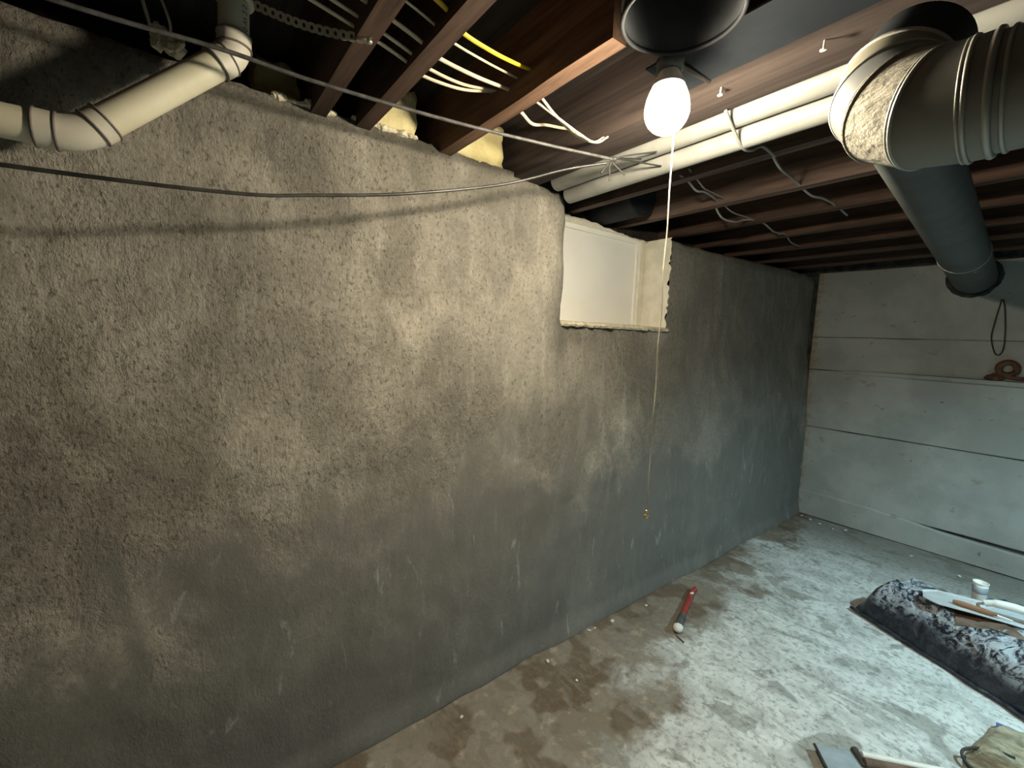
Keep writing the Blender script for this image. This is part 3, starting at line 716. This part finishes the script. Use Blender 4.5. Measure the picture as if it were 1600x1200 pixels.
# finishing trowel on the bag
TZ = .236
T0 = V((3.04, .385, TZ-.004)); T1 = V((3.14, -.17, TZ+.010)); td = (T1-T0).normalized(); tp = V((-td.y, td.x, 0)).normalized()
if tp.x < 0: tp = -tp
tr = empty('finishing_trowel', 'long steel finishing trowel with a curved white handle on the black bag', 'trowel')
bm = bmesh.new(); rows = []
for i in range(21):
    s = i/20; c = T0.lerp(T1, s) + V((0, 0, .010*math.sin(PI*s))); hw = .088*(sm(-.02, .10, s)*.55+.45)
    rows.append([bm.verts.new(c + tp*a + V((0, 0, b))) for a, b in ((-hw, .006), (-hw+.012, 0), (hw-.012, 0), (hw, .006), (hw, .009), (hw-.012, .003), (-hw+.012, .003), (-hw, .009))])
for p_, q_ in zip(rows, rows[1:]):
    for k in range(8): bm.faces.new((p_[k], p_[(k+1) % 8], q_[(k+1) % 8], q_[k]))
bm.faces.new(rows[0]); bm.faces.new(rows[-1][::-1]); mesh('blade', bm, M['steel'], tr)
H0 = T0.lerp(T1, .47) + V((0, 0, .012)) - tp*.035
hp = [H0 + td*a + V((0, 0, b)) for a, b in ((-.055, .050), (-.02, .062), (.05, .066), (.11, .056), (.135, .030), (.138, .004))]
bm = bmesh.new(); tube(bm, spline(hp, 6), [.015]*6 + [.019]*14 + [.016]*8 + [.013]*3, 14); mesh('handle', bm, M['whiteplastic'], tr, True)
bm = bmesh.new(); tube(bm, spline([H0 + td*(-.05) + V((0, 0, .050)), H0 + td*(-.075) + V((0, 0, .035)), H0 + td*(-.06) + V((0, 0, .004))], 6), .006, 10); mesh('handle_post', bm, M['chrome'], tr, True)
bm = bmesh.new(); a = T0.lerp(T1, .2) + V((0, 0, .010)); b = T0.lerp(T1, .86) + V((0, 0, .014)); tube(bm, [a, b], .008, 8, flat=.6); mesh('spine', bm, M['steel'], tr)
# small jointing tool with a wooden handle, resting along the blade
jt = empty('pointing_tool', 'small pointing tool with a brown wooden handle beside the trowel handle', 'tool')
a = T0.lerp(T1, .19) + tp*(-.025) + V((0, 0, .022)); b = T0.lerp(T1, .45) + tp*(-.055) + V((0, 0, .028))
bm = bmesh.new(); tube(bm, [a.lerp(b, i/8) for i in range(9)], [.008, .012, .0135, .013, .012, .013, .012, .010, .007], 12); mesh('handle', bm, M['brownwood'], jt, True)
bm = bmesh.new(); tube(bm, [b, b + td*.05 + V((0, 0, -.004))], [.006, .003], 8, flat=.5); mesh('shank', bm, M['steel'], jt)
# plastic cup
cp = empty('plastic_cup', 'small white tapered cup with a grey band standing behind the trowel', 'cup')
cc = V((3.23, .205, .195))
bm = bmesh.new(); lathe(bm, [(.023, 0), (.025, .004), (.029, .128), (.0285, .13), (.026, .128), (.023, .01)], cc, seg=28); mesh('body', bm, M['whiteplastic'], cp, True)
bm = bmesh.new(); lathe(bm, [(.0275, .076), (.0285, .078), (.0300, .112), (.0285, .113)], cc, seg=28); mesh('band', bm, M['slate'], cp, True)
bm = bmesh.new(); ring(bm, cc + V((0, 0, .130)), (0, 0, 1), .0292, .0026, 28); mesh('rim', bm, M['cap'], cp, True)
# second sheet of black plastic behind the bag
bm = bmesh.new(); g = []
for i in range(26):
    g.append([])
    for j in range(16):
        u, v = i/25, j/15
        p_ = V((3.44, .36, 0)) + ax*(u*.75) + pe*(v*.32); hh = (.05 + .10*math.sin(PI*v)**.7)*sm(-.02, .2, u) * sm(1.02, .8, u) + .018*nz(u*8, v*8, 2)
        g[-1].append(bm.verts.new(p_ + V((0, 0, max(.006, hh)))))
for i in range(25):
    for j in range(15): bm.faces.new((g[i][j], g[i+1][j], g[i+1][j+1], g[i][j+1]))
tag(mesh('plastic_sheet', bm, M['bag'], smooth=True), 'crumpled black plastic sheet heaped behind the trowel and cup', 'plastic sheet')

# ------------------------------------------------------------------ things at the near right
hk = empty('steel_scraper', 'blue-grey steel scraper blade with a wooden grip lying on the floor', 'tool')
a = V((1.83, .455, .012)); b = V((2.02, .235, .012)); dd = (b-a).normalized(); dp = V((dd.y, -dd.x, 0)); dp = dp if dp.x < 0 else -dp
bm = bmesh.new()
Q = [a, a.lerp(b, .48), a.lerp(b, .48) + dp*.12, a + dp*.10]
lo = [bm.verts.new(q_) for q_ in Q]; hi = [bm.verts.new(q_ + V((0, 0, .012))) for q_ in Q]
bm.faces.new(lo[::-1]); bm.faces.new(hi)
for k in range(4): bm.faces.new((lo[k], lo[(k+1) % 4], hi[(k+1) % 4], hi[k]))
mesh('blade', bm, M['slate'], hk)
bm = bmesh.new(); tube(bm, [a + V((0, 0, .012)) - dd*.004, a + dp*.10 + V((0, 0, .012)) - dd*.004], .005, 8); mesh('back_edge', bm, M['soot'], hk)
bm = bmesh.new(); c0 = a.lerp(b, .47) + dp*.045 + V((0, 0, .02)); tube(bm, [c0, c0 + dd*.30], [.015, .017], 10); mesh('grip', bm, M['kraft'], hk, True)
bm = bmesh.new(); c0 = a.lerp(b, .5) + dp*.012 + V((0, 0, .018)); tube(bm, [c0, c0 + dd*.30], [.012, .012], 8); mesh('side_rail', bm, M['cap'], hk, True)
bm = bmesh.new(); c0 = a.lerp(b, .45) + V((0, 0, .015)); tube(bm, [c0 + dp*-.008, c0 + dp*.06], [.014, .008], 8); mesh('clamp', bm, M['soot'], hk)
sk_ = empty('sackcloth', 'crumpled beige sack with a blue printed edge lying on the floor', 'sack')
bm = bmesh.new(); g = []
for i in range(30):
    g.append([])
    for j in range(24):
        u, v = i/29, j/23
        p_ = V((2.22, .105, 0)) + V((.30, -.02, 0))*u + V((.02, -.40, 0))*v + V((-.04, .03, 0))*math.sin(u*5)*.4
        e_ = min(sm(0, .12, u), sm(1, .9, u), sm(0, .10, v), sm(1, .9, v))
        hh = .012 + e_*(.055 + .03*nz(u*4, v*4, 4) + .010*nz(u*5, v*22, 1))
        g[-1].append(bm.verts.new(p_ + V((0, 0, max(.004, hh)))))
for i in range(29):
    for j in range(23): bm.faces.new((g[i][j], g[i+1][j], g[i+1][j+1], g[i][j+1]))
mesh('cloth', bm, M['burlap'], sk_, True)
bm = bmesh.new(); tube(bm, [(2.52, .06-.03*i, .035+.006*math.sin(i)) for i in range(8)], .014, 8, flat=.5); mesh('blue_edge', bm, M['blue'], sk_, True)
bm = bmesh.new(); tube(bm, spline([(2.20, .02, .012), (2.215, .10, .014), (2.26, .12, .03), (2.30, .06, .06), (2.31, 0, .07)], 6), .005, 8); mesh('hem_cord', bm, M['soot'], sk_, True)

# ------------------------------------------------------------------ crumbs at the foot of the wall and of the skirting
spots = [(1.78, 1.38, .011), (1.30, 1.36, .008), (1.62, 1.40, .009), (1.66, 1.395, .006), (4.30, 1.30, .016), (4.27, 1.22, .011), (4.34, 1.38, .010), (4.25, 1.12, .008), (1.33, 1.20, .006), (2.05, 1.36, .007), (.82, 1.33, .007), (4.31, 1.05, .012), (4.20, .62, .010), (4.10, .36, .014)]
for i, (x, y, s) in enumerate(spots):
    bm = bmesh.new(); lump(bm, (x, y, s*.3), (s*1.1, s*.7, s*.4), i*2.3, 2, .9, rot=i)
    tag(mesh('plaster_crumb', bm, M['crumb']), 'pale plaster crumb on the floor by the whitewashed skirting' if x > 4 else 'pale plaster crumb on the floor along the grey plastered wall', 'debris', 'crumbs by the skirting' if x > 4 else 'crumbs by the plastered wall')
